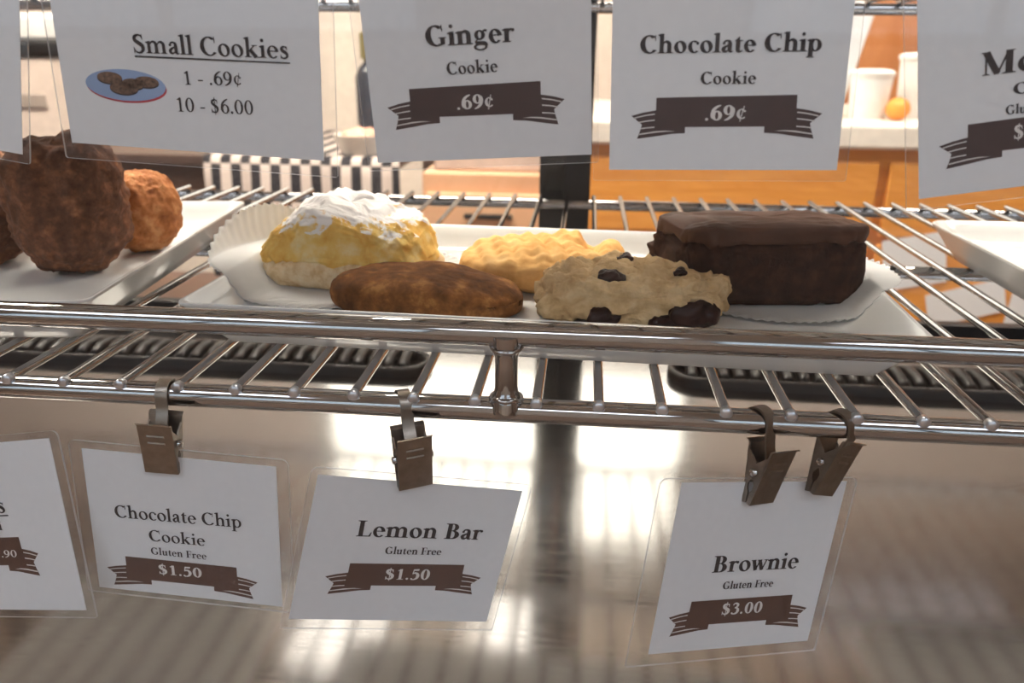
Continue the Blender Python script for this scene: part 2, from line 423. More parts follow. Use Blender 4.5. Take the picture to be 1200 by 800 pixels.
# ------------------------------------------------------------------ lettering: an old-style serif drawn stroke by stroke
def catmull(pts, n=8):
    out = []
    for i in range(len(pts)-1):
        p0 = pts[max(i-1, 0)]; p1 = pts[i]; p2 = pts[i+1]; p3 = pts[min(i+2, len(pts)-1)]
        for k in range(n):
            t = k/n
            out.append(tuple(0.5*((2*p1[j]) + (-p0[j]+p2[j])*t + (2*p0[j]-5*p1[j]+4*p2[j]-p3[j])*t*t + (-p0[j]+3*p1[j]-3*p2[j]+p3[j])*t**3) for j in range(3)))
    out.append(pts[-1]); return out
class Glyph:
    def __init__(s, wf): s.p = []; s.wf = wf; s.S = 11.0*wf
    def poly(s, *pts): s.p.append(list(pts))
    def rect(s, x0, x1, y0, y1): s.poly((x0, y0), (x1, y0), (x1, y1), (x0, y1))
    def stem(s, x, y0, y1, w=None): w = (w or s.S); s.rect(x-w/2, x+w/2, y0, y1)
    def stroke(s, *pts, straight=False):
        q = [(x, y, w*s.wf if w > 6 else w*(0.6+0.5*s.wf)) for x, y, w in pts]
        q = q if straight else catmull(q)
        L = []; R = []
        for i, (x, y, w) in enumerate(q):
            a = q[max(i-1, 0)]; c = q[min(i+1, len(q)-1)]; dx, dy = c[0]-a[0], c[1]-a[1]; d = math.hypot(dx, dy) or 1
            L.append((x-dy/d*w/2, y+dx/d*w/2)); R.append((x+dy/d*w/2, y-dx/d*w/2))
        for i in range(len(q)-1): s.poly(R[i], R[i+1], L[i+1], L[i])
    def ring(s, cx, cy, rx, ry, tx, ty, a0=0, a1=360, tilt=0):
        tx *= s.wf; ty *= 0.6+0.5*s.wf; n = max(8, int(abs(a1-a0)/9)); O = []; I = []; T = math.radians(tilt)
        for k in range(n+1):
            a = math.radians(a0+(a1-a0)*k/n); c, q = math.cos(a), math.sin(a)
            O.append((cx+rx*c, cy+ry*q)); ix, iy = (rx-tx)*math.cos(a-T), (ry-ty)*math.sin(a-T)
            I.append((cx+ix*math.cos(T)-iy*math.sin(T), cy+ix*math.sin(T)+iy*math.cos(T)))
        for k in range(n): s.poly(O[k], O[k+1], I[k+1], I[k])
    def ball(s, x, y, r): s.poly(*[(x+r*math.cos(2*math.pi*k/18), y+r*math.sin(2*math.pi*k/18)) for k in range(18)])
    def foot(s, x, y=0, l=6.5, r=6.5, up=1, w=None):
        w = (w or s.S)/2
        s.poly((x-w-l, y), (x+w+r, y), (x+w+r, y+up*2.4)); s.poly((x-w-l, y), (x+w+r, y+up*2.4), (x+w, y+up*4.6), (x-w, y+up*4.6), (x-w-l, y+up*2.4))
    def flag(s, x, h):
        w = s.S/2; s.poly((x-w-7, h-6), (x-w, h-8.5), (x+w, h-8.5), (x+w, h+1.2), (x-w-7, h-3.4))
def glyph(c, wf):
    g = Glyph(wf); st = g.stroke; adv = 24
    if c == 'l': g.stem(13, 0, 70); g.foot(13); g.flag(13, 70); adv = 26
    elif c == 'i': g.stem(13, 0, 43); g.foot(13); g.flag(13, 43); g.ball(12.5, 60, 6.4); adv = 26
    elif c in 'hnm':
        g.stem(14, 0, 70 if c == 'h' else 43); g.foot(14); g.flag(14, 70 if c == 'h' else 43)
        for x in ((0, 28) if c == 'm' else (0,)):
            st((18+x, 32, 3), (25+x, 40, 5.5), (33+x, 41, 8), (39.5+x, 36, 10), (41.5+x, 28, 11), (41.5+x, 0, 11)); g.foot(41.5+x)
        adv = 84 if c == 'm' else 56
    elif c == 'r': g.stem(14, 0, 43); g.foot(14); g.flag(14, 43); st((18, 30, 3), (24, 38, 5.5), (31, 41, 6)); g.ball(34.5, 37.5, 5.6); adv = 40
    elif c == 'u':
        st((14, 43, 11), (14, 13, 11), (16, 5, 10), (23, 2.5, 6.5), (30, 5, 4.5), (37, 11, 3)); g.flag(14, 43)
        g.stem(41, 0, 43); g.flag(41, 43); g.poly((41, 0), (53, 1.5), (53, 4), (46, 5)); adv = 56
    elif c == 't':
        st((15, 43, 11), (15, 11, 11), (18, 4, 9), (24, 2.6, 5.5), (32, 6, 2.5)); g.rect(4, 31, 39.2, 43); g.poly((4, 41), (9.5, 41), (20.5, 43), (20.5, 56), (17, 55)); adv = 33
    elif c == 'p':
        g.stem(14, -22, 43); g.foot(14, -22); g.flag(14, 43); g.ring(29, 21, 22, 22.5, 11, 4, -165, 150); adv = 56
    elif c == 'o': g.ring(25, 21.3, 22.5, 23, 11, 4, 0, 360, 14); adv = 50
    elif c == 'c': g.ring(24.5, 21.3, 22, 23, 11, 4, 58, 318, 10); g.ball(36.5, 34, 5.2); adv = 43
    elif c == 'e': g.ring(24.5, 21.3, 21.5, 23, 10.5, 3.8, 4, 322, 10); g.poly((9, 22.6), (45.6, 22.6), (45.6, 26), (9, 26)); adv = 47
    elif c == 'a':
        st((10, 33, 5), (15, 40, 5.5), (23, 41.5, 5.5), (29.5, 38, 9), (31.5, 30, 11), (31.5, 11, 11), (33.5, 4.5, 8), (38, 2.2, 4.6), (43.5, 5, 2.2)); g.ball(10.5, 32.5, 5)
        st((29, 26, 3.5), (19, 21.5, 6), (10, 13, 10.5), (12.5, 5, 9), (19, 3, 6), (27, 8, 3.2)); adv = 45
    elif c == 's':
        st((29.5, 34, 3), (26, 40, 4), (18, 41.5, 5.2), (11, 36.5, 8.5), (13, 28, 10.5), (22, 22.5, 11), (29.5, 15.5, 10), (30, 7.5, 8), (23, 1.6, 5), (14, 1.4, 4), (7.5, 8, 3))
        g.poly((27.5, 43), (30.5, 43), (31, 30), (28.6, 30)); g.poly((6, 14), (8.4, 14), (9.4, 0), (5.8, -0.6)); adv = 38
    elif c == 'k':
        g.stem(14, 0, 70); g.foot(14); g.flag(14, 70); st((18, 20, 4), (40, 42, 4.2), straight=True); g.rect(29, 50, 40.2, 43)
        st((24, 26, 11.5), (44.5, 1, 12.5), straight=True); g.rect(35, 58, 0, 2.6); adv = 57
    elif c == 'g':
        g.ring(22, 27.5, 17.5, 16, 9, 4); st((33, 38, 4), (39, 41.5, 5.5), (46, 40, 5.5))
        st((15, 14, 3.6), (9.5, 8, 5), (13, 2.5, 8.5), (25, 1.5, 9), (38, 0, 9), (43.5, -8, 7)); g.ring(23, -10.5, 22.5, 11.5, 6, 4, 40, 375); adv = 48
    elif c == 'w':
        for a, b2, w in (((8, 42), (20, 1), 11), ((20, 1), (32.5, 41), 4.2), ((31, 42), (45, 1), 11), ((45, 1), (58, 41), 4.2)): st((*a, w), (*b2, w), straight=True)
        g.rect(-2, 18, 40.3, 43); g.rect(23, 41, 40.3, 43); g.rect(49, 65, 40.3, 43); adv = 63
    elif c in 'S$':
        k = 1.0 if c == 'S' else 0.93
        P = [(41, 50, 3), (36, 60, 4.5), (26, 63, 6), (13.5, 57, 10.5), (13, 45, 12), (26, 35, 13), (38.5, 25.5, 13), (40, 13.5, 11), (32, 3, 7), (20, 1.6, 5), (10.5, 8, 4), (7, 18, 3)]
        st(*[(x*k, y*k+(2 if c == '$' else 0), w) for x, y, w in P])
        g.poly((38*k, 65*k), (41.2*k, 66*k), (42.4*k, 47*k), (39.6*k, 47*k)); g.poly((5.4*k, 20*k), (8.2*k, 20*k), (9.4*k, 1), (5.6*k, -1))
        if c == '$': g.rect(22.2, 26.2, -8, 72); adv = 50
        else: adv = 50
    elif c in 'CG':
        g.ring(37, 32.7, 34, 34, 14, 4.2, 50, 322 if c == 'C' else 305, 8); g.poly((55.5, 66), (59, 66), (60, 45), (56.8, 45)); g.poly((52, 60), (57, 54), (58, 60))
        adv = 67
        if c == 'G': g.stem(58.5, 5, 27); g.rect(45, 70, 24.6, 27.4); g.poly((48, 0), (53, 9), (64, 7), (60, 3)); adv = 75
    elif c in 'BFL':
        W = 12.5*wf; g.stem(18, 0, 66, W); g.foot(18, 0, 8, 8 if c != 'B' else 2, 1, W); g.foot(18, 66, 8, 8 if c == 'L' else 2, -1, W)
        if c == 'B':
            g.ring(31, 50, 20, 16, 12.5, 3.6, -90, 90); g.ring(32, 18.4, 25, 18.4, 14, 3.8, -90, 90)
            g.rect(18, 32, 62.4, 66); g.rect(18, 33, 33.4, 36.9); g.rect(18, 33, 0, 3.8); adv = 61
        elif c == 'F':
            g.rect(18, 51, 62.2, 66); g.poly((47, 66), (51.5, 66), (53.5, 50), (50.5, 50), (46, 62.5)); g.rect(18, 42, 32.6, 36.2); g.poly((40, 34.4), (43, 24.5), (45.5, 24.5), (45.5, 44), (43, 44)); adv = 55
        else: g.rect(18, 50, 0, 4); g.poly((47, 0), (52.5, 0), (56, 18), (53, 18), (46, 3.8)); adv = 57
    elif c == 'M':
        g.stem(14, 0, 66, 4.6); g.foot(14, 0, 7, 7, 1, 4.6); st((14, 65, 13), (42, 2, 12), straight=True); st((42, 1, 4), (68, 65, 4), straight=True)
        g.stem(70, 0, 66, 13*wf); g.foot(70, 0, 8, 8, 1, 13*wf); g.rect(2, 20, 63.4, 66); g.rect(65, 84, 63.4, 66); adv = 88
    elif c == '0': g.ring(25, 32, 22.5, 33, 12, 4); adv = 51
    elif c == '1': g.stem(26, 0, 64); g.foot(26, 0, 9, 9); g.poly((11, 53), (20.6, 52), (31.4, 56), (31.4, 65.5), (11, 56)); adv = 50
    elif c == '5':
        g.poly((14, 64), (42.5, 66), (39.5, 54.5), (15.5, 54.5)); st((16.4, 62, 4.2), (12.6, 34, 4.2), straight=True)
        st((12.4, 35.5, 4), (22, 41, 7), (34, 36.5, 10), (38.6, 24, 12.5), (34, 9, 10), (22, 1.5, 6), (8, 1.5, 5)); g.ball(9, 5, 5); adv = 50
    elif c in '69':
        q = Glyph(wf); q.stroke((42, 65, 4), (27, 58, 8), (14, 44, 11), (9.6, 24, 12)); q.ring(27, 20.5, 20.5, 21.5, 11.5, 4.2)
        q.stroke((9.6, 27, 12), (8.5, 18, 9), (12, 9, 8)); q.p = [[(x, y) for x, y in P] for P in q.p]
        g.p = q.p if c == '6' else [[(50-x, 64-y) for x, y in P] for P in q.p]; adv = 50
    elif c == '3':
        st((9, 51, 4), (15, 60, 5.5), (24.5, 62, 7), (34, 54, 10.5), (31, 43, 8.5), (19, 36, 3.5)); st((19, 36.5, 3.5), (33, 33, 8), (38.5, 21, 12.5), (33, 7, 10), (20, 1.8, 6), (8, 4, 5)); g.ball(9, 6, 5); adv = 50
    elif c == '\u00a2': g.ring(24.5, 25, 20, 22.5, 10, 4, 55, 320, 8); g.ball(35.5, 37, 4.6); st((18, -8, 3), (33, 59, 3), straight=True); adv = 44
    elif c == '-': g.rect(4, 28, 18, 23.5); adv = 32
    elif c == '.': g.ball(11, 5.4, 6.2); adv = 23
    return g.p, adv

# ------------------------------------------------------------------ price signs
class Card:
    """flat printed card: local x right, local z up, face towards -y"""
    def __init__(s): s.mb = MB()
    def poly(s, pts, mat, lift):
        s.mb.cur = mat; s.mb.add([(x, -lift, y) for x, y in pts], [tuple(range(len(pts)))])
    def text(s, txt, u0, v0, u1, v1, cap, mat=1, wf=1.0, lift=0.22):
        wf *= 1.24
        polys = []; x = 0.0; xmin = 1e9; xmax = -1e9
        for ch in txt:
            ps, adv = glyph(ch, wf)
            for P in ps:
                Q = [(px+x, py) for px, py in P]; polys.append(Q)
                xmin = min(xmin, min(p[0] for p in Q)); xmax = max(xmax, max(p[0] for p in Q))
            x += adv
        L = math.hypot(u1-u0, v1-v0); c, q = (u1-u0)/L, (v1-v0)/L; sx = L/(xmax-xmin); sy = cap/66.0
        for i, Q in enumerate(polys):
            s.poly([(u0+(px-xmin)*sx*c-py*sy*q, v0+(px-xmin)*sx*q+py*sy*c) for px, py in Q], mat, lift+0.00005*i)
    def ribbon(s, TL, TRt, BR, BL, mat, stripes=True, half=None):
        """banner with folded tails; corners of its middle band in card coordinates"""
        def P(x, y):                                     # x -1..1 across the band, y 0..0.443 up it (outside: the tails)
            a = (x+1)/2; t = y/0.443
            bx, by = BL[0]+(BR[0]-BL[0])*a, BL[1]+(BR[1]-BL[1])*a; tx, ty = TL[0]+(TRt[0]-TL[0])*a, TL[1]+(TRt[1]-TL[1])*a
            return (bx+(tx-bx)*t, by+(ty-by)*t)
        for sg in ((-1, 1) if half is None else (half,)):
            q = lambda *pts: [P(-sg*x if sg > 0 else x, y) for x, y in pts]
            tail = [(-0.9, 0.27), (-1.0, 0.255), (-1.18, 0.225), (-1.36, 0.177), (-1.275, 0.105), (-1.2, 0.04), (-1.225, -0.06), (-1.265, -0.177), (-0.9, -0.125), (-0.9, 0.0)]
            s.poly(q(*tail), mat, 0.08)
            s.poly(q((-1.0, 0.02), (-0.566, 0.02), (-0.566, -0.092), (-0.75, -0.102), (-0.95, -0.13), (-1.02, -0.1)), mat, 0.085)
            for A, B, C2, w in (((-1.31, 0.143), (-1.16, 0.178), (-1.014, 0.199), 0.017), ((-1.258, 0.072), (-1.14, 0.094), (-1.014, 0.108), 0.017), ((-1.215, -0.02), (-1.12, -0.008), (-1.014, 0.0), 0.017)):
                s.poly(q((A[0], A[1]-w/2), (B[0], B[1]-w/2), (C2[0], C2[1]-w/2), (C2[0], C2[1]+w/2), (B[0], B[1]+w/2), (A[0], A[1]+w/2)), 3, 0.12)
            s.poly(q((-1.238, -0.118), (-1.0, -0.083), (-0.85, -0.068), (-0.71, -0.064), (-0.85, -0.053), (-1.0, -0.061), (-1.235, -0.1)), 3, 0.12)
        lo, hi = (-1, 1) if half is None else ((-1, 0.2) if half < 0 else (-0.25, 1))
        s.poly([P(lo, 0.443), P(hi, 0.443), P(hi, 0.0), P(lo, 0.0)], mat, 0.13)
    def ell(s, cx, cy, rx, ry, mat, lift, n=30):
        s.poly([(cx+rx*math.cos(2*math.pi*k/n), cy+ry*math.sin(2*math.pi*k/n)) for k in range(n)], mat, lift)

def sign(c, yaw, lean, roll, w, h, lam, fn, label, curl=0.0):
    """c: centre; w,h: card; lam: laminate margins (l,r,t,b)"""
    yw, ln, rl = (math.radians(a) for a in (yaw, lean, roll))
    a = Vector((math.cos(yw), math.sin(yw), 0)); b0 = Vector((0, 0, 1)); n = a.cross(b0); bb = b0*math.cos(ln)+n*math.sin(ln); n = a.cross(bb)
    ar = a*math.cos(rl)+bb*math.sin(rl); br = bb*math.cos(rl)-a*math.sin(rl)
    t = empty('price_sign', c); M = Matrix((ar, -n, br)).transposed().to_4x4(); M.translation = Vector(c)*S; t.matrix_world = M
    tag(t, label, 'sign', 'laminated price signs')
    k = Card(); m = k.mb
    m.cur = 0; m.box(-w/2, w/2, 0, 0.25, -h/2, h/2)
    fn(k)
    k.mb.build('printed_card', [PAPER, INK, RIBBON, PRINT_WHITE, RIBBON_D, PLATE_BLUE, PLATE_RED, PRINT_COOKIE], t)
    l, r, tp, bt = lam; f = MB(); pts = []; R = 3.2
    x0, x1, z0, z1 = -w/2-l, w/2+r, -h/2-bt, h/2+tp
    Rb = 0.9
    for cx, cy, a0, R in ((x1-Rb, z0+Rb, -90, Rb), (x1-R, z1-R, 0, R), (x0+R, z1-R, 90, R), (x0+Rb, z0+Rb, 180, Rb)):
        for i in range(6): an = math.radians(a0+18*i); pts.append((cx+R*math.cos(an), cy+R*math.sin(an)))
    n2 = len(pts); v = [(x, -0.45, z) for x, z in pts]+[(x, 0.5, z) for x, z in pts]
    f.cur = 0; f.add(v, [tuple(range(n2)), tuple(range(2*n2-1, n2-1, -1))])
    f.cur = 1; f.add(v, [(i, (i+1) % n2, n2+(i+1) % n2, n2+i) for i in range(n2)])
    f.build('laminate_sleeve', [FILM, FILM_EDGE], t)
    return t

def p_small(k):
    k.text('Small Cookies', -19.4, -6.5, 36.8, -5.1, 6.3, 1, 0.9); k.poly([(-19.4, -8.0), (37.2, -6.8), (37.2, -6.3), (-19.4, -7.4)], 1, 0.2)
    k.text('1 - .69\u00a2', -1.8, -16.3, 19.0, -15.3, 4.8, 1, 0.75); k.text('10 - $6.00', -5.5, -25.9, 22.7, -25.2, 5.1, 1, 0.75)
    k.ell(-24.0, -18.6, 15.0, 5.5, 6, 0.06); k.ell(-24.3, -17.9, 15.0, 5.5, 5, 0.09)
    for x, y, rx, ry in ((-29.9, -15.6, 4.7, 2.0), (-16.3, -16.3, 4.6, 1.9), (-21.5, -17.3, 4.2, 1.9), (-25.0, -18.9, 5.3, 2.2)): k.ell(x, y-0.5, rx, ry, 1, 0.12); k.ell(x, y, rx, ry, 7, 0.15)
def p_ginger(k):
    k.text('Ginger', -17.6, -0.9, 13.0, -0.5, 6.7, 1, 1.1); k.text('Cookie', -11.1, -10.4, 6.7, -10.1, 4.2)
    k.ribbon((-25.0, -14.6), (21.3, -13.8), (21.2, -24.6), (-25.0, -24.6), 4); k.text('.69\u00a2', -8.4, -22.4, 4.4, -22.0, 4.9, 3)
def p_choc(k):
    k.text('Chocolate Chip', -29.0, -1.2, 29.7, -1.6, 5.8, 1, 1.1); k.text('Cookie', -8.4, -11.4, 9.8, -11.5, 4.0)
    k.ribbon((-22.9, -15.6), (23.5, -15.2), (23.7, -25.4), (-22.9, -25.4), 4); k.text('.69\u00a2', -6.2, -23.3, 7.2, -23.1, 5.0, 3)
def p_mo(k):
    k.text('Mo', -28.2, -2.0, -11.6, -2.4, 7.3, 1, 1.1); k.text('C', -18.3, -9.3, -13.8, -9.4, 3.6); k.text('Glu', -20.5, -15.5, -14.2, -15.7, 3.0)
    k.ribbon((-32.0, -17.0), (18.0, -17.3), (18.0, -27.6), (-32.1, -27.0), 4, half=-1); k.text('$', -17.8, -23.9, -15.0, -24.0, 4.7, 3)
def p_left(k):
    k.text('s', 6.2, 7.1, 10.3, 7.0, 7.2, 1, 1.0); k.poly([(3.0, 5.4), (11.5, 5.4), (11.5, 6.0), (3.0, 6.0)], 1, 0.2); k.text('i', 4.1, -1.0, 6.3, -1.0, 4.2)
    k.ribbon((-34.4, -4.5), (14.6, -4.5), (15.4, -17.6), (-34.4, -17.6), 2, half=1); k.text('.90', 2.0, -13.8, 11.3, -13.8, 3.4, 3, 0.8)
def p_chocgf(k):
    k.text('Chocolate Chip', -31.4, 2.8, 26.6, 3.9, 6.2, 1, 0.85); k.text('Cookie', -16.6, -7.6, 9.4, -7.3, 5.7, 1, 0.85); k.text('Gluten Free', -16.4, -14.5, 9.5, -14.3, 3.6, 1, 0.9)
    k.ribbon((-29.0, -17.1), (23.0, -16.9), (23.1, -28.3), (-29.0, -28.5), 2); k.text('$1.50', -13.5, -24.6, 6.6, -24.2, 5.2, 3)
def p_lemon(k):
    k.text('Lemon Bar', -24.5, 7.2, 31.7, 8.7, 7.6); k.text('Gluten Free', -10.4, -0.6, 14.8, 0.1, 3.5)
    k.ribbon((-24.3, -5.9), (27.0, -4.4), (27.3, -15.4), (-24.3, -16.8), 2); k.text('$1.50', -7.8, -13.2, 12.1, -12.6, 5.4, 3)
def p_brownie(k):
    k.text('Brownie', -17.8, -1.8, 24.7, -1.6, 7.6); k.text('Gluten Free', -10.9, -9.8, 14.1, -9.8, 3.5)
    k.ribbon((-24.4, -14.8), (25.7, -14.5), (26.0, -26.2), (-24.8, -26.2), 2); k.text('$3.00', -8.7, -22.0, 11.2, -22.1, 5.5, 3)
sign((-179.8, -9.2, -65.3), -0.4, -1.9, -2.3, 86.7, 70.6, (5.6, 5.6, 3.8, 2.6), p_chocgf, 'laminated sign reading Chocolate Chip Cookie Gluten Free, hung below the wire shelf')
sign((-79.2, -9.4, -70.4), 23.2, -0.9, -14.5, 90.1, 68.2, (3.0, 3.9, 3.4, 4.6), p_lemon, 'laminated sign reading Lemon Bar, clipped below the wire shelf')
sign((65.5, -9.1, -66.6), 22.8, -4.2, -8.7, 79.8, 76.9, (9.8, 5.2, 1.8, 5.2), p_brownie, 'laminated sign reading Brownie, held by two clips below the wire shelf')
sign((-269.9, -10.5, -70.1), -12.9, -10.3, 12.7, 89.1, 78.1, (5, 5.5, 3.2, 3.4), p_left, 'laminated sign cut off at the lower left edge, only its ribbon end showing')
sign((-151.4, -8.7, 138.8), 0.7, 2.7, -2.9, 96.0, 80.1, (3.2, 5.2, 5, 5.8), p_small, 'laminated sign reading Small Cookies with a printed plate of cookies')
sign((-48.0, -8.5, 138.1), 3.6, 5.5, 3.0, 78.0, 80.2, (3.6, 2.4, 5, 2.9), p_ginger, 'laminated sign reading Ginger Cookie, hung from the upper shelf')
sign((36.4, -9.4, 136.9), -4.4, -2.1, 1.8, 77.1, 79.9, (5.6, 3.2, 5, 3.7), p_choc, 'laminated sign reading Chocolate Chip Cookie .69\u00a2, hung from the upper shelf')
sign((146.8, -9.0, 135.6), -3.4, -2.3, 9.7, 95.0, 80.0, (4.2, 5, 5, 3.8), p_mo, 'laminated sign cut off at the upper right edge, starting with Mo')
sign((-262.0, -8.0, 143.7), 1.8, -2.0, -9.3, 95.0, 80.0, (5, 3, 5, 3.2), lambda k: None, 'blank edge of a laminated sign in the upper left corner')

# ------------------------------------------------------------------ hook clips
def make_clip(jy, jr, jx=0.0):
    """jy: depth of the jaws, where the sign hangs, measured from the rail"""
    t = empty('sign_clip', (0, 0, 0))
    R = 6.2; path = [(5.6, -5.5), (6.0, -2.5)] + [(R*math.cos(math.radians(a)), R*math.sin(math.radians(a))) for a in range(0, 181, 15)]
    path += [(-6.3, -3), (-6.3+(jy+6.3)*0.15, -6.0), (-6.3+(jy+6.3)*0.5, -9.0), (-6.3+(jy+6.3)*0.85, -12.0), (jy, -14.5), (jy, -18)]
    def swing(m):                                         # the jaws hang askew from the hook
        J = TR(jx, jy, -10) @ Matrix.Rotation(math.radians(jr), 4, 'Y') @ TR(0, -jy, 10)
        m.v = [tuple(J @ Vector(p)) for p in m.v]; return m
    h = MB(); h.smooth = True; h.strip(path, 5.2, 0.9); smooth_by_angle(h.build('hook', BRONZE, t), 50)
    def jaw(name, sg):
        # plate leaning from the pivot, with two folded side cheeks; sg -1 front, +1 rear
        m = MB(); top = (jy+sg*5.6, -7.5); bot = (jy+sg*1.6, -32.0)
        d = Vector((0, bot[0]-top[0], bot[1]-top[1])).normalized(); nrm = Vector((0, -d.z, d.y))
        if nrm.y*sg < 0: nrm = -nrm
        W = 7.2; lip = (top[0]+sg*1.7, top[1]+1.0)
        v = []; f = []
        for q in (lip, top, bot):
            for off in (0.5, -0.4):
                for x in (-W, W): v.append((x, q[0]+nrm.y*off, q[1]+nrm.z*off))
        for i in range(2):
            a = i*4; e = a+4; f += [(a, a+1, e+1, e), (a+2, e+2, e+3, a+3), (a, e, e+2, a+2), (a+1, a+3, e+3, e+1)]
        f += [(0, 2, 3, 1), (8, 9, 11, 10)]; m.add(v, f)
        for x in (-W, W-0.8):
            a = (top[0], top[1]-2.0); ins = jy+sg*0.35
            m.prism([a, (top[0]*0.42+(jy-sg*2.0)*0.58, -13.5), (jy-sg*2.2, -17.0), (jy-sg*2.0, -20.0), (jy+sg*0.5, -21.5), (jy+sg*1.5, -23.5), (jy+sg*1.3, -25.5), (ins, -27.0), (ins, bot[1]+0.3), (bot[0], bot[1])], 'x', x, x+0.8)
        for q in (0.22, 0.36):
            c3 = (top[0]+(bot[0]-top[0])*q, top[1]+(bot[1]-top[1])*q)
            m.tube([(-3.6, c3[0]+nrm.y*0.45, c3[1]+nrm.z*0.45), (3.6, c3[0]+nrm.y*0.45, c3[1]+nrm.z*0.45)], 0.6, 8)
        return swing(m).build(name, BRONZE, t)
    jaw('front_jaw', -1); jaw('rear_jaw', 1)
    p = MB(); p.smooth = True; p.tube([(-8.7, jy, -18.5), (-8.4, jy, -18.5), (8.4, jy, -18.5), (8.7, jy, -18.5)], [1.0, 1.6, 1.6, 1.0], 12); swing(p).build('pivot_pin', CHROME, t)
    return t
for i, (x, jy, yaw, roll, jr, lab) in enumerate((
        (-184.5, -10.3, 4, 0, 4, 'dark metal clip holding the Chocolate Chip Cookie Gluten Free sign'),
        (-81.3, -12.0, 26, 0, -2, 'dark metal clip holding the Lemon Bar sign'),
        (65.0, -8.0, 36, 2, 9, 'left of the two dark metal clips holding the Brownie sign'),
        (96.4, 1.5, 38, 0, 21, 'right of the two dark metal clips holding the Brownie sign, tilted more'))):
    o = make_clip(jy, jr, 3.6 if i == 3 else 0.0)
    tag(o, lab, 'clip', 'hook clips on the front rail')
    o.location = Vector((x, 2, -4.8))*S
    o.rotation_euler = (0, math.radians(roll), math.radians(yaw))

# ------------------------------------------------------------------ platters
def platter(cx, cy, rot, W, D, label, R=7.0, z=0):
    t = empty('platter', (cx, cy, 2.15+z), (0, 0, math.radians(rot)))
    tag(t, label, 'platter', 'white rectangular platters')
    loops = [(30, 1.8), (26, 0.3), (18, 0.0), (15.5, 0.8), (9, 9), (3, 19), (0.6, 22), (0, 23), (0.2, 23.8), (1.2, 24), (2.4, 23.6), (8, 18), (14, 12.8), (18, 10.6), (23, 9.9), (40, 9.8)]
    v = []; f = []; n = 4*7
    for ins, z in loops:
        r = max(R - ins*0.12, 3.0) if ins < 20 else 12.0
        hx, hy = W/2-ins, D/2-ins
        for sx, sy, a0 in ((1, -1, -90), (1, 1, 0), (-1, 1, 90), (-1, -1, 180)):
            for k in range(7): a = math.radians(a0+15*k); v.append((sx*(hx-r)+r*math.cos(a), sy*(hy-r)+r*math.sin(a), z))
    for i in range(len(loops)-1):
        for k in range(n): f.append((i*n+k, i*n+(k+1) % n, (i+1)*n+(k+1) % n, (i+1)*n+k))
    f.append(tuple(reversed(range(n)))); f.append(tuple((len(loops)-1)*n+k for k in range(n)))
    m = MB(); m.smooth = True; m.add(v, f); o = m.build('plate_body', CERAMIC, t); smooth_by_angle(o, 50)
    return t
FLOORZ = 12.0
platter(-25, 121, -2.0, 330, 188, 'white rectangular platter in the middle holding cookies, lemon bar and brownie', 6.0)
platter(-346, 143.5, 6.3, 200, 250, 'white platter at the left holding dark brown sugared donuts', 7)
platter(329, 154, 0.5, 200, 250, 'empty white platter at the right edge of the shelf', 14)

platter(-250, 104, 1.0, 220, 190, 'unseen white platter added on the upper shelf to shade the donuts', 6.0, 176)  # upper platters are out of view, added to block top light
platter(-10, 104, 0, 220, 190, 'unseen white platter added on the upper shelf to shade the cookies', 6.0, 176)
platter(235, 104, -1.0, 220, 190, 'unseen white platter added on the upper shelf to shade the brownie', 6.0, 176)

# ------------------------------------------------------------------ baked goods
def blob(cx, cy, cz, rx, ry, rz, e1=1.0, e2=1.0, rot=0, disp=None, floor=None, nu=120, nv=60, post=None):
    """super-ellipsoid surface with displacement (mm)"""
    def sp(c, e): return math.copysign(abs(c)**e, c)
    v = []; f = []; cR, sR = math.cos(math.radians(rot)), math.sin(math.radians(rot))
    for j in range(nv+1):
        ph = -math.pi/2+math.pi*j/nv
        for i in range(nu):
            th = 2*math.pi*i/nu
            d = Vector((sp(math.cos(ph), e1)*sp(math.cos(th), e2), sp(math.cos(ph), e1)*sp(math.sin(th), e2), sp(math.sin(ph), e1)))
            p = Vector((d.x*rx, d.y*ry, d.z*rz)); nm = Vector((math.cos(ph)*math.cos(th)/rx, math.cos(ph)*math.sin(th)/ry, math.sin(ph)/rz)).normalized()
            if disp: p = p + nm*disp(p, nm)
            if post: p = post(p)
            x, y, z = p.x*cR-p.y*sR+cx, p.x*sR+p.y*cR+cy, p.z+cz
            if floor is not None and z < floor: z = floor
            v.append((x, y, z))
    for j in range(nv):
        for i in range(nu): f.append((j*nu+i, j*nu+(i+1) % nu, (j+1)*nu+(i+1) % nu, (j+1)*nu+i))
    return v, f
def fbm(p, s, o=4, seed=0.0): return noise.fractal(Vector((p.x/s+seed, p.y/s+seed*1.7, p.z/s-seed)), 1.0, 2.0, o)
def place(t, v): return [(x-t.location.x/S, y-t.location.y/S, z-t.location.z/S) for x, y, z in v]
def food(name, t, vf, mat):
    m = MB(); m.smooth = True; m.add(place(t, vf[0]), vf[1]); return m.build(name, mat, t)

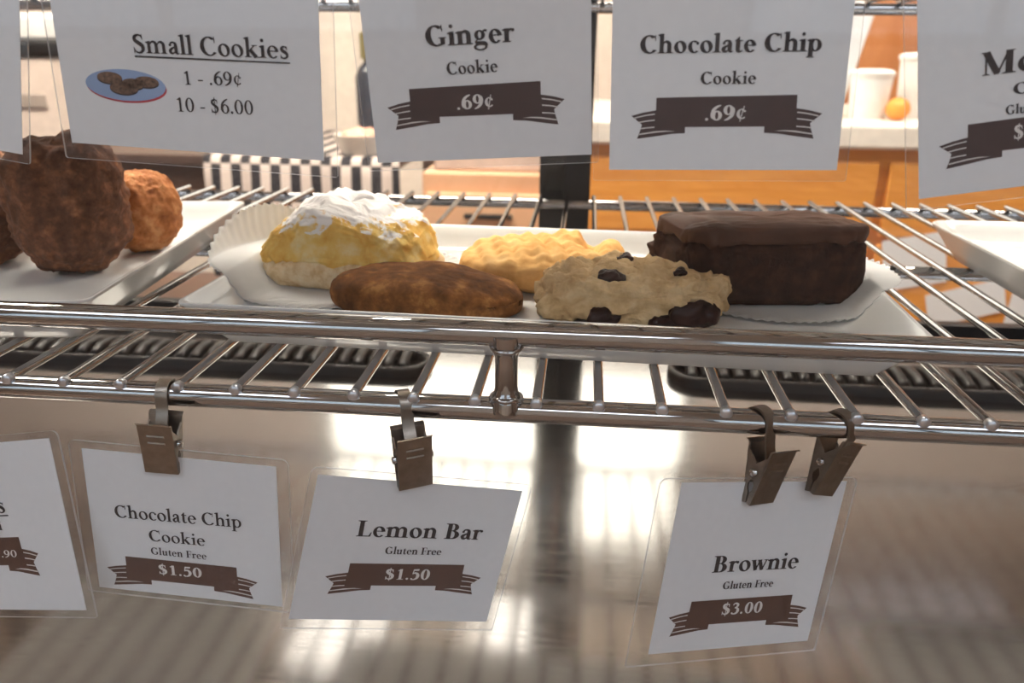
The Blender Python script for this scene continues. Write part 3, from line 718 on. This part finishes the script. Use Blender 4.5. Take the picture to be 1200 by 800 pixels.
def m_crumb(name, stops, scale, bump, dist, rough=0.85, fine=500, spec=0.25):
    m = N(name); v = m.coord(); a = m.noise(v, scale, 6, 0.65); b2 = m.noise(v, fine, 4, 0.7)
    h = m.math('ADD', m.math('MULTIPLY', a, 0.6), m.math('MULTIPLY', b2, 0.5))
    bs = m.bsdf(m.ramp(a, stops), rough, 0.0, m.bump(h, bump, dist)); bs.inputs['Specular IOR Level'].default_value = spec
    return m.m
GINGER = m_crumb('ginger_cookie', [(0.32, lin((84, 52, 28))), (0.46, lin((116, 74, 40))), (0.56, lin((140, 92, 50))), (0.66, lin((178, 126, 72)))], 85, 0.5, 0.0012)
PB = m_crumb('peanut_butter_cookie', [(0.3, lin((206, 150, 84))), (0.5, lin((228, 178, 110))), (0.7, lin((238, 196, 134)))], 60, 0.4, 0.001)
CHIPDOUGH = m_crumb('pale_cookie_dough', [(0.3, lin((182, 148, 104))), (0.5, lin((210, 180, 136))), (0.7, lin((226, 202, 160)))], 90, 0.9, 0.0016)
CHUNK = m_crumb('dark_chocolate_chunk', [(0.3, lin((30, 18, 16))), (0.7, lin((58, 34, 30)))], 120, 0.3, 0.0006, 0.35)
BROWNIE = m_crumb('brownie_cake', [(0.3, lin((38, 24, 20))), (0.5, lin((58, 36, 28))), (0.7, lin((80, 52, 40)))], 160, 0.8, 0.0014)
FROST = m_crumb('chocolate_frosting', [(0.3, lin((68, 44, 34))), (0.7, lin((94, 62, 48)))], 50, 0.25, 0.0012, 0.5)
DONUT_D = m_crumb('dark_sugared_donut', [(0.3, lin((64, 38, 26))), (0.5, lin((98, 62, 44))), (0.62, lin((128, 84, 58))), (0.75, lin((170, 120, 84)))], 110, 0.8, 0.0016, 0.7)
DONUT_O = m_crumb('orange_brown_donut', [(0.3, lin((138, 80, 44))), (0.5, lin((184, 116, 66))), (0.7, lin((222, 164, 112)))], 100, 0.7, 0.0014, 0.7)
CRUST = m_crumb('shortbread_crust', [(0.3, lin((206, 168, 118))), (0.5, lin((232, 208, 168))), (0.7, lin((242, 226, 198)))], 140, 0.7, 0.0012)
def m_lemon():
    m = N('lemon_filling_with_sugar'); v = m.coord(); a = m.noise(v, 70, 5, 0.65); b2 = m.noise(v, 420, 4, 0.7)
    yel = m.ramp(a, [(0.3, lin((230, 168, 72))), (0.5, lin((243, 204, 114))), (0.7, lin((250, 230, 176)))])
    geo = m.n('NewGeometry'); sx = m.n('SeparateXYZ'); m.l(geo.outputs['Normal'], sx.inputs[0])
    tc = m.n('TexCoord'); so = m.n('SeparateXYZ'); m.l(tc.outputs['Object'], so.inputs[0])
    sug = m.noise(v, 75, 6, 0.68, 1.2)
    # powder lies where it was sifted: the upper face, in patches
    hgt = m.math('ADD', m.math('MULTIPLY', m.math('SUBTRACT', so.outputs['Z'], 0.0335), 85.0), m.math('MULTIPLY', m.math('SUBTRACT', sx.outputs['Z'], 0.45), 0.9))
    k = m.math('ADD', m.math('MULTIPLY', m.math('SUBTRACT', sug, 0.5), 6.0), hgt)
    fac = m.ramp(k, [(0.0, (0, 0, 0)), (0.34, (1, 1, 1))])
    col = m.mix(fac, yel, lin((252, 248, 246)))
    h = m.math('ADD', m.math('MULTIPLY', a, 0.6), m.math('MULTIPLY', b2, 0.4))
    bs = m.bsdf(col, 0.75, 0.0, m.bump(h, 0.6, 0.0015)); bs.inputs['Specular IOR Level'].default_value = 0.3
    return m.m
LEMON = m_lemon()
def m_liner():
    m = N('white_paper_liner'); v = m.coord(); f = m.noise(v, 80, 3)
    col = m.ramp(f, [(0.3, (0.82, 0.815, 0.81)), (0.7, (0.87, 0.865, 0.86))])
    d = m.n('BsdfDiffuse'); tl = m.n('BsdfTranslucent'); m.l(col, d.inputs[0]); m.l(col, tl.inputs[0])
    mx = m.n('MixShader'); mx.inputs[0].default_value = 0.35; m.l(d.outputs[0], mx.inputs[1]); m.l(tl.outputs[0], mx.inputs[2]); m.l(mx.outputs[0], m.out.inputs[0]); return m.m
LINER = m_liner()

# fluted paper liners, pressed open
PR = (-25, 121, -2.0, 330, 188)
def platter_h(x, y):
    a = math.radians(PR[2]); dx, dy = x-PR[0], y-PR[1]; lx, ly = dx*math.cos(a)+dy*math.sin(a), -dx*math.sin(a)+dy*math.cos(a)
    ins = min(PR[3]/2-abs(lx), PR[4]/2-abs(ly)); P = [(-99, 26.4), (0, 26.4), (1.2, 26.4), (8, 20.4), (14, 15.2), (18, 13.0), (23, 12.2), (999, 12.1)]
    for (a0, h0), (a1, h1) in zip(P, P[1:]):
        if ins <= a1: return h0+(h1-h0)*(ins-a0)/(a1-a0)
    return 12.1
def liner(cx, cy, label, rise, rin, seed):
    t = empty('paper_liner', (cx, cy, FLOORZ)); tag(t, label, 'paper liner', 'fluted paper liners')
    nth, nr = 432, 30; v = []; f = []
    def pos(th, q, dz):
        L, up = rise(th)                           # flat part, then the fluted wall of length L lifted by 'up' (0 flat .. 1 upright)
        fl = math.sin(th*72)
        if q < 0.5: r = rin*q/0.5; z = 0.35
        else:
            s2 = (q-0.5)/0.5; ang = up*s2**0.7*1.35
            # arc rising gradually
            r = rin+L*s2*math.cos(ang*0.75); z = 0.35+L*s2*math.sin(ang*0.75)+(1+fl)*0.6*s2
            r += 1.5*s2*math.sin(th*3+seed)+fl*0.5*s2
        z = max(z, platter_h(cx+r*math.cos(th), cy+r*math.sin(th))-FLOORZ+0.25)
        return (r*math.cos(th), r*math.sin(th), z+dz)
    for dz in (0.0, 0.28):
        for j in range(nr+1):
            for i in range(nth): v.append(pos(2*math.pi*i/nth, max(j/nr, 0.01), dz))
    o = (nr+1)*nth
    for j in range(nr):
        for i in range(nth):
            a, b2, c, d = j*nth+i, j*nth+(i+1) % nth, (j+1)*nth+(i+1) % nth, (j+1)*nth+i
            f.append((a, d, c, b2)); f.append((o+a, o+b2, o+c, o+d))
    for i in range(nth): f.append((nr*nth+i, o+nr*nth+i, o+nr*nth+(i+1) % nth, nr*nth+(i+1) % nth))
    m = MB(); m.smooth = True; m.add(v, f); m.build('fluted_paper', LINER, t)
def bumpf(th, c, w):
    d = (math.degrees(th)-c+180) % 360-180; return math.exp(-(d/w)**2)
liner(-142, 132, 'fluted white paper liner standing up behind and under the lemon bar', lambda th: (21+17*bumpf(th, 160, 55)-4*bumpf(th, 300, 50), 0.10+1.0*bumpf(th, 152, 48)), 47, 0.4)
liner(97, 132, 'fluted white paper liner under the brownie', lambda th: (12+6*bumpf(th, 10, 60), 0.06+0.9*bumpf(th, 15, 50)), 45, 2.0)

# lemon bar
t = empty('lemon_bar', (-135, 131, FLOORZ)); tag(t, 'yellow lemon bar with powdered sugar on a paper liner', 'lemon bar')
def d1(p, n): return fbm(p, 16, 5, 3)*2.6 + fbm(p, 5, 3, 9)*1.0
food('shortbread_crust', t, blob(-137, 131, 19.5, 48.5, 30, 9.0, 0.5, 0.45, -8, d1, FLOORZ+0.7), CRUST)
def d2(p, n):
    top = max(n.z, 0)
    side = 1-abs(n.z)
    return fbm(p, 22, 5, 1)*3.0 + fbm(p, 8, 4, 5)*2.3 + (0.4+side)*fbm(p, 3.2, 3, 15)*1.3
def ps2(p):
    k = max(0, min(1, (p.z+12)/24))
    p.z += k*(5.5*math.exp(-((p.x+6)/24)**2) - 5.0*max(0, p.x-12)/38 - 3.5*max(0, -p.x-22)/28 + p.y*0.10)
    w = 1-0.12*k+(0.03*min(1, -p.z/12) if p.z < 0 else 0)
    p.x *= w; p.y *= w
    if p.x < -30 and p.z < 2: p.x -= 3.5*math.exp(-((p.z+4)/6)**2); p.z -= 1.5
    return p
food('lemon_filling', t, blob(-137, 132, 35.0, 46.5, 28.5, 17, 0.5, 0.45, -8, d2, FLOORZ+7, 180, 90, post=ps2), LEMON)

# ginger cookie
t = empty('ginger_cookie', (-87, 84, FLOORZ)); tag(t, 'dark brown ginger cookie lying flat in front of the lemon bar', 'cookie', 'cookies on the middle platter')
def d3(p, n): return fbm(p, 22, 4, 7)*1.3 + fbm(p, 6, 3, 2)*0.45
def ps3(p): p.z -= 0.0016*(p.x+14)**2*(1 if p.z > 0 else 0.1); return p
food('cookie_body', t, blob(-86, 84, FLOORZ+8.6, 48.5, 27, 10.6, 0.5, 0.8, -2, d3, FLOORZ+0.3, post=ps3), GINGER)

# peanut butter cookie with fork marks
t = empty('peanut_butter_cookie', (-32, 143, FLOORZ)); tag(t, 'golden peanut butter cookie with fork marks behind the other cookies', 'cookie', 'cookies on the middle platter')
def d4(p, n):
    r = math.hypot(p.x/48, p.y/34); tp = max(0, n.z)*max(0, 1-r**6)
    ridge = (abs(math.sin((p.x*0.90+p.y*0.25)*0.36))**1.5)*1.9 + (abs(math.sin((p.y*0.95-p.x*0.22)*0.36))**1.5)*1.3
    notch = -9.0*math.exp(-((p.x-27)/5.0)**2-((p.y-12)/17)**2)
    hump = 3.6*math.exp(-((p.x-14)/11)**2-((p.y-16)/10)**2) + 4.2*math.exp(-((p.x-38)/7)**2-((p.y-12)/12)**2)
    return fbm(p, 18, 4, 11)*1.6 + fbm(p, 5, 3, 4)*0.8 + tp*ridge + (notch+hump)*max(0, n.z)
def ps4(p):
    p.z += max(0, p.y)*0.10 if p.z > 0 else 0; return p
food('cookie_body', t, blob(-31, 139, FLOORZ+9.0, 47, 33, 10.8, 0.7, 0.9, 0, d4, FLOORZ+0.3, 160, 80, post=ps4), PB)

# chocolate chip cookie
t = empty('chocolate_chip_cookie', (17, 86, FLOORZ)); tag(t, 'thick pale cookie with dark chocolate chunks at the front of the platter', 'cookie', 'cookies on the middle platter')
chunks = [(5, 72, 33.5, 6.5, 4.6, 4.2), (12, 96, 37.6, 4.2, 3, 1.8), (44, 63, 20.0, 12.5, 5.0, 6.5), (32, 62.5, 15.5, 9.0, 5.0, 3.6), (2, 61.5, 17.5, 7.5, 4.4, 5.2), (-13, 72, 31.5, 1.6, 1.4, 1.0), (38, 80, 35.5, 3.4, 2.6, 1.6)]
def d5(p, n):
    v2 = fbm(p, 21, 5, 21)*4.6 + fbm(p, 8, 5, 8)*2.4 + fbm(p, 2.8, 3, 18)*0.7
    cr = noise.voronoi(Vector((p.x/15, p.y/15, p.z/15)))[0]; v2 += -2.4*max(0, 1-(cr[1]-cr[0])*5.5)
    if p.x > 30 and n.x > 0.2: v2 += 2.5*fbm(Vector((p.x, p.y, p.z*0.3)), 4.5, 4, 27)
    return v2
food('cookie_body', t, blob(16, 87, FLOORZ+10.5, 47, 27, 14.0, 0.6, 0.75, 3, d5, FLOORZ+0.3, 180, 90), CHIPDOUGH)
for x, y, z, rx, ry, rz in chunks:
    food('chocolate_chunk', t, blob(x, y+1.6, z-0.4, rx, ry, rz, 0.8, 0.8, 10, lambda p, n: fbm(p, 5, 4, 13)*1.9, FLOORZ+0.6, 48, 24), CHUNK)

# frosted brownie
t = empty('frosted_brownie', (86, 122, FLOORZ)); tag(t, 'frosted chocolate brownie on a paper liner at the right of the platter', 'brownie')
def ps6(p): p.x -= (p.y+22)*0.22*max(0, min(1, (20-p.x)/50)); return p
def d6(p, n):
    return fbm(p, 14, 5, 31)*1.2 + fbm(p, 3.5, 4, 6)*0.9 + (4.5*fbm(Vector((p.x, p.y*1.2, p.z*0.35)), 4, 4, 17) if n.x < -0.5 else 0)
food('cake', t, blob(87, 124, 30.0, 47, 22.5, 17.5, 0.26, 0.3, 9, d6, FLOORZ+0.7, 200, 80, post=ps6), BROWNIE)
def d7(p, n): return fbm(p, 18, 4, 41)*1.6 + fbm(Vector((p.x*0.4, p.y, p.z)), 5, 3, 3)*0.8 + max(0, 0.2-n.z)*fbm(p, 5, 3, 12)*2.6
food('frosting', t, blob(87, 124, 49.0, 46.5, 22.4, 6.2, 0.5, 0.3, 9, d7, None, 200, 50, post=ps6), FROST)
food('crumb', t, blob(33, 134, 34.0, 6, 6, 6, 1, 1, 0, lambda p, n: fbm(p, 3, 4, 5)*1.8, None, 40, 24), BROWNIE)

# donuts on the left platter
def donut(cx, cy, rx, ry, h, mat, label, seed, lump):
    t = empty('sugared_donut', (cx, cy, FLOORZ)); tag(t, label, 'donut', 'sugared donuts on the left platter')
    def dd(p, n): return fbm(p, 26, 5, seed)*lump + fbm(p, 8, 4, seed+3)*1.5 + fbm(p, 2.6, 3, seed+5)*0.7
    food('donut_body', t, blob(cx, cy, FLOORZ+h/2, rx, ry, h/2, 0.85, 0.95, 0, dd, FLOORZ+0.3, 140, 70), mat)
donut(-300, 128, 31, 30, 78, DONUT_D, 'tall dark brown sugared donut at the front of the left platter', 2.0, 6.0)
donut(-288, 180, 25, 22, 50, DONUT_O, 'orange brown sugared donut peeking out behind the dark one', 5.0, 2.0)
donut(-366, 140, 30, 34, 66, DONUT_D, 'dark brown sugared donut at the left edge of the photo, under the sign corner', 9.0, 4.0)

# ------------------------------------------------------------------ behind the case: the staff counter
cab = empty('work_counter', (500, 1350, RZ0)); tag(cab, 'orange wood work counter with cream top behind the case at the right', 'counter')
def cb(b, x=500, y=1350): b.v = [(a-x, c-y, d-RZ0) for a, c, d in b.v]; return b
b = MB(); b.box(-55, 1900, 1350, 1950, RZ0, -44); cb(b).build('cabinet_body', WOOD, cab)
b = MB(); b.box(-75, 1910, 1325, 1960, -44, 2, bev=6); cb(b).build('countertop', COUNTER, cab)
for x0, x1 in ((-40, 560), (580, 1180), (1200, 1800)):
    b = MB(); b.box(x0, x1, 1334, 1350, -215, -70, bev=3); d = cb(b).build('drawer', WOOD, cab)
    b = MB(); b.box(x0, x1, 1334, 1350, -900, -232, bev=3); cb(b).build('cupboard_door', WOOD, cab)
# papers taped to the counter front
for (x, z, w, h, rot, lab) in ((655, -262, 120, 105, 12, 'white notice sheet taped to the orange counter front, upper left'), (770, -345, 150, 70, 16, 'white notice sheet taped low on the orange counter front'), (900, -330, 90, 120, -4, 'white notice sheet taped to the orange counter front, at the right')):
    t = empty('notice_sheet', (x, 1332.5, z), (0, math.radians(-rot), 0)); tag(t, lab, 'paper', 'notice sheets on the counter front')
    b = MB(); b.box(-w/2, w/2, -0.5, 0, -h/2, h/2); b.build('sheet', PAPER, t)
# containers standing on the counter
def tub(x, y, r, h, label, lid=True, mat=WHITE):
    t = empty('food_tub', (x, y, 2)); tag(t, label, 'tub', 'white tubs on the work counter')
    b = MB(); b.smooth = True; b.lathe([(r*0.82, 0), (r*0.84, 2), (r*0.97, h-8), (r*0.97, h)], 36); smooth_by_angle(b.build('tub_body', mat, t))
    b = MB(); b.smooth = True; b.lathe([(r, h-6), (r*1.03, h-4), (r*1.03, h+3), (r*0.9, h+7), (r*0.5, h+9), (0.1, h+9)], 36); smooth_by_angle(b.build('lid', mat, t))
tub(565, 1480, 42, 88, 'white lidded tub on the work counter, between the two right upper signs')
tub(690, 1520, 60, 120, 'large white tub on the work counter behind the sign starting with Mo')
tub(380, 1500, 55, 130, 'white lidded tub on the work counter behind the Chocolate Chip sign')
t = empty('orange_fruit', (612, 1440, 2)); tag(t, 'orange fruit lying beside the white tub on the work counter', 'fruit')
b = MB(); b.smooth = True; v, f = blob(0, 0, 22, 23, 23, 22, disp=lambda p, n: fbm(p, 9, 3, 2)*0.5, nu=36, nv=20); b.add(v, f); b.build('fruit_body', plain('orange_peel', (236, 150, 60), 0.5), t)
b = MB(); b.tube([(0, 0, 43), (0.5, 0, 46)], [2.2, 1.4], 8); b.build('stem', plain('green_stem', (90, 110, 60), 0.7), t)
t = empty('paper_stack', (485, 1520, 2), (0, math.radians(12), 0)); tag(t, 'leaning white folder standing on the work counter behind the tub', 'folder')
b = MB(); b.box(-30, 30, -20, 20, 0, 230, bev=3); b.build('folder_cover', WHITE, t); b = MB(); b.box(-26, 26, -21, 19, 4, 226); b.build('sheets', PAPER, t)

# pale drawer unit just left of the door stile
t = empty('drawer_unit', (-215, 1350, RZ0)); tag(t, 'pale wood drawer unit behind the case, left of the black door stile', 'drawer unit')
b = MB(); b.box(-130, 150, 0, 560, 0, -110-RZ0, bev=4); b.build('carcass', PEACH, t)
b = MB(); b.box(-120, 140, -14, 0, -330-RZ0, -150-RZ0, bev=3); d = b.build('drawer', PEACH, t); b = MB(); b.box(-40, 60, -26, -14, -200-RZ0, -190-RZ0, bev=2); b.build('handle', FRAME_BLACK, d)
t = empty('storage_box', (-215, 1420, -110)); tag(t, 'pale grey box with dark lid on the drawer unit behind the Ginger sign', 'box')
b = MB(); b.box(-110, 125, -40, 200, 0, 48, bev=6); b.build('box_body', plain('greige_plastic', (206, 188, 176), 0.5), t); b = MB(); b.box(-114, 129, -44, 204, 48, 80, bev=5); b.build('lid', plain('dark_grey_plastic', (70, 66, 66), 0.4), t)

# table on the left under a black and white checked cloth
def m_check():
    m = N('checked_cloth'); tc = m.n('TexCoord'); ck = m.n('TexChecker'); ck.inputs['Scale'].default_value = 46.0
    mp = m.n('Mapping'); m.l(tc.outputs['Object'], mp.inputs[0]); mp.inputs['Scale'].default_value = (1, 0.001, 0.3); mp.inputs['Location'].default_value = (0.003, 0.0, 0.004)
    m.l(mp.outputs[0], ck.inputs['Vector']); ck.inputs['Color1'].default_value = (*lin((206, 190, 180)), 1); ck.inputs['Color2'].default_value = (*lin((38, 36, 42)), 1)
    m.bsdf(ck.outputs[0], 0.9); return m.m
t = empty('side_table', (-800, 1400, RZ0)); tag(t, 'side table under a checked cloth behind the case at the left', 'table')
DARKW = m_wood('dark_brown_wood', (64, 46, 40), (92, 70, 60))
b = MB(); b.box(-750, 400, -20, 520, -112-RZ0, -90-RZ0, bev=4); b.build('tabletop', DARKW, t)
b = MB(); b.box(-740, 392, -8, 10, -300-RZ0, -112-RZ0, bev=2); b.build('apron', DARKW, t)
for sx in (-720, 370):
    for sy in (0, 490): b = MB(); b.box(sx-22, sx+22, sy, sy+44-22, 0, -112-RZ0, bev=3); b.build('leg', BROWNW, t)
b = MB(); b.box(-740, 392, 40, 500, 440, 462, bev=3); b.build('lower_shelf', m_wood('pink_wood', (206, 160, 140), (220, 176, 156)), t)
c = empty('checked_tablecloth', (-800, 1400, -90)); tag(c, 'black and beige checked cloth draped over the side table', 'tablecloth')
b = MB(); b.smooth = True; nx = 160; v = []; f = []
prof = [(520, 1.5), (0, 1.5), (-24, 1.0), (-31, -6), (-33, -40), (-36, -110), (-38, -180), (-40, -260)]
for yy, zz in prof:
    for i in range(nx+1):
        x = -20+424*i/nx; k = min(1, max(0, -zz)/120); v.append((x, yy-14*k*(0.5+0.5*math.sin(x*0.055+math.sin(x*0.02)*2)), zz))
for j in range(len(prof)-1):
    for i in range(nx): f.append((j*(nx+1)+i, j*(nx+1)+i+1, (j+1)*(nx+1)+i+1, (j+1)*(nx+1)+i))
b.add(v, f); o = b.build('cloth', m_check(), c)
sol = o.modifiers.new('thick', 'SOLIDIFY'); sol.thickness = 0.0015; sol.offset = 1
# things on the side table
t = empty('serving_dish', (-492, 1440, -86.6)); tag(t, 'cream dish of pink food on the checked table, behind the gap beside the Ginger sign', 'dish')
b = MB(); b.smooth = True; b.lathe([(40, 0), (44, 0.5), (58, 32), (60, 42), (57, 42), (52, 30), (40, 6), (0.1, 5)], 40); smooth_by_angle(b.build('bowl', COUNTER, t)); b = MB(); b.smooth = True
v, f = blob(0, 0, 38, 44, 44, 16, disp=lambda p, n: fbm(p, 14, 3, 4)*5, nu=40, nv=20); b.add(v, f); b.build('food', plain('pink_food', (224, 170, 146), 0.6), t)
t = empty('drink_bottle', (-520, 1660, -86.6)); tag(t, 'dark bottle with an olive cap on the checked table behind the serving dish', 'bottle')
b = MB(); b.smooth = True; b.lathe([(36, 0), (40, 3), (40, 150), (30, 172), (18, 184), (18, 196)], 36); smooth_by_angle(b.build('bottle_body', plain('dark_blue_glass', (48, 52, 62), 0.2), t)); b = MB(); b.smooth = True; b.lathe([(24, 190), (26, 192), (26, 246), (22, 250), (0.1, 250)], 30); smooth_by_angle(b.build('cap', plain('olive_plastic', (122, 112, 66), 0.4), t))
t = empty('coffee_machine', (-1290, 1500, -86.6)); tag(t, 'cream appliance with a black top on the side table at the far left', 'appliance')
b = MB(); b.box(-210, 160, -10, 300, 0, 190, bev=10); b.build('housing', plain('cream_enamel', (226, 208, 194), 0.35), t)
b = MB(); b.box(-216, 166, -16, 306, 190, 222, bev=8); b.build('top_band', FRAME_BLACK, t)
b = MB(); b.box(-180, 130, 0, 290, 222, 280, bev=10); b.build('water_tank', WHITE, t)
b = MB(); b.box(-60, 60, -14, -8, 80, 110, bev=2); b.build('label_plate', plain('grey_print', (168, 154, 144), 0.5), t)
t = empty('blue_cup', (-395, 1395, -86.6)); tag(t, 'small blue cup at the front edge of the checked table', 'cup')
b = MB(); b.smooth = True; b.lathe([(16, 0), (18, 1), (22, 46), (20.5, 46), (16.5, 4), (0.1, 3)], 30); smooth_by_angle(b.build('cup_body', plain('blue_glaze', (86, 128, 196), 0.3), t))
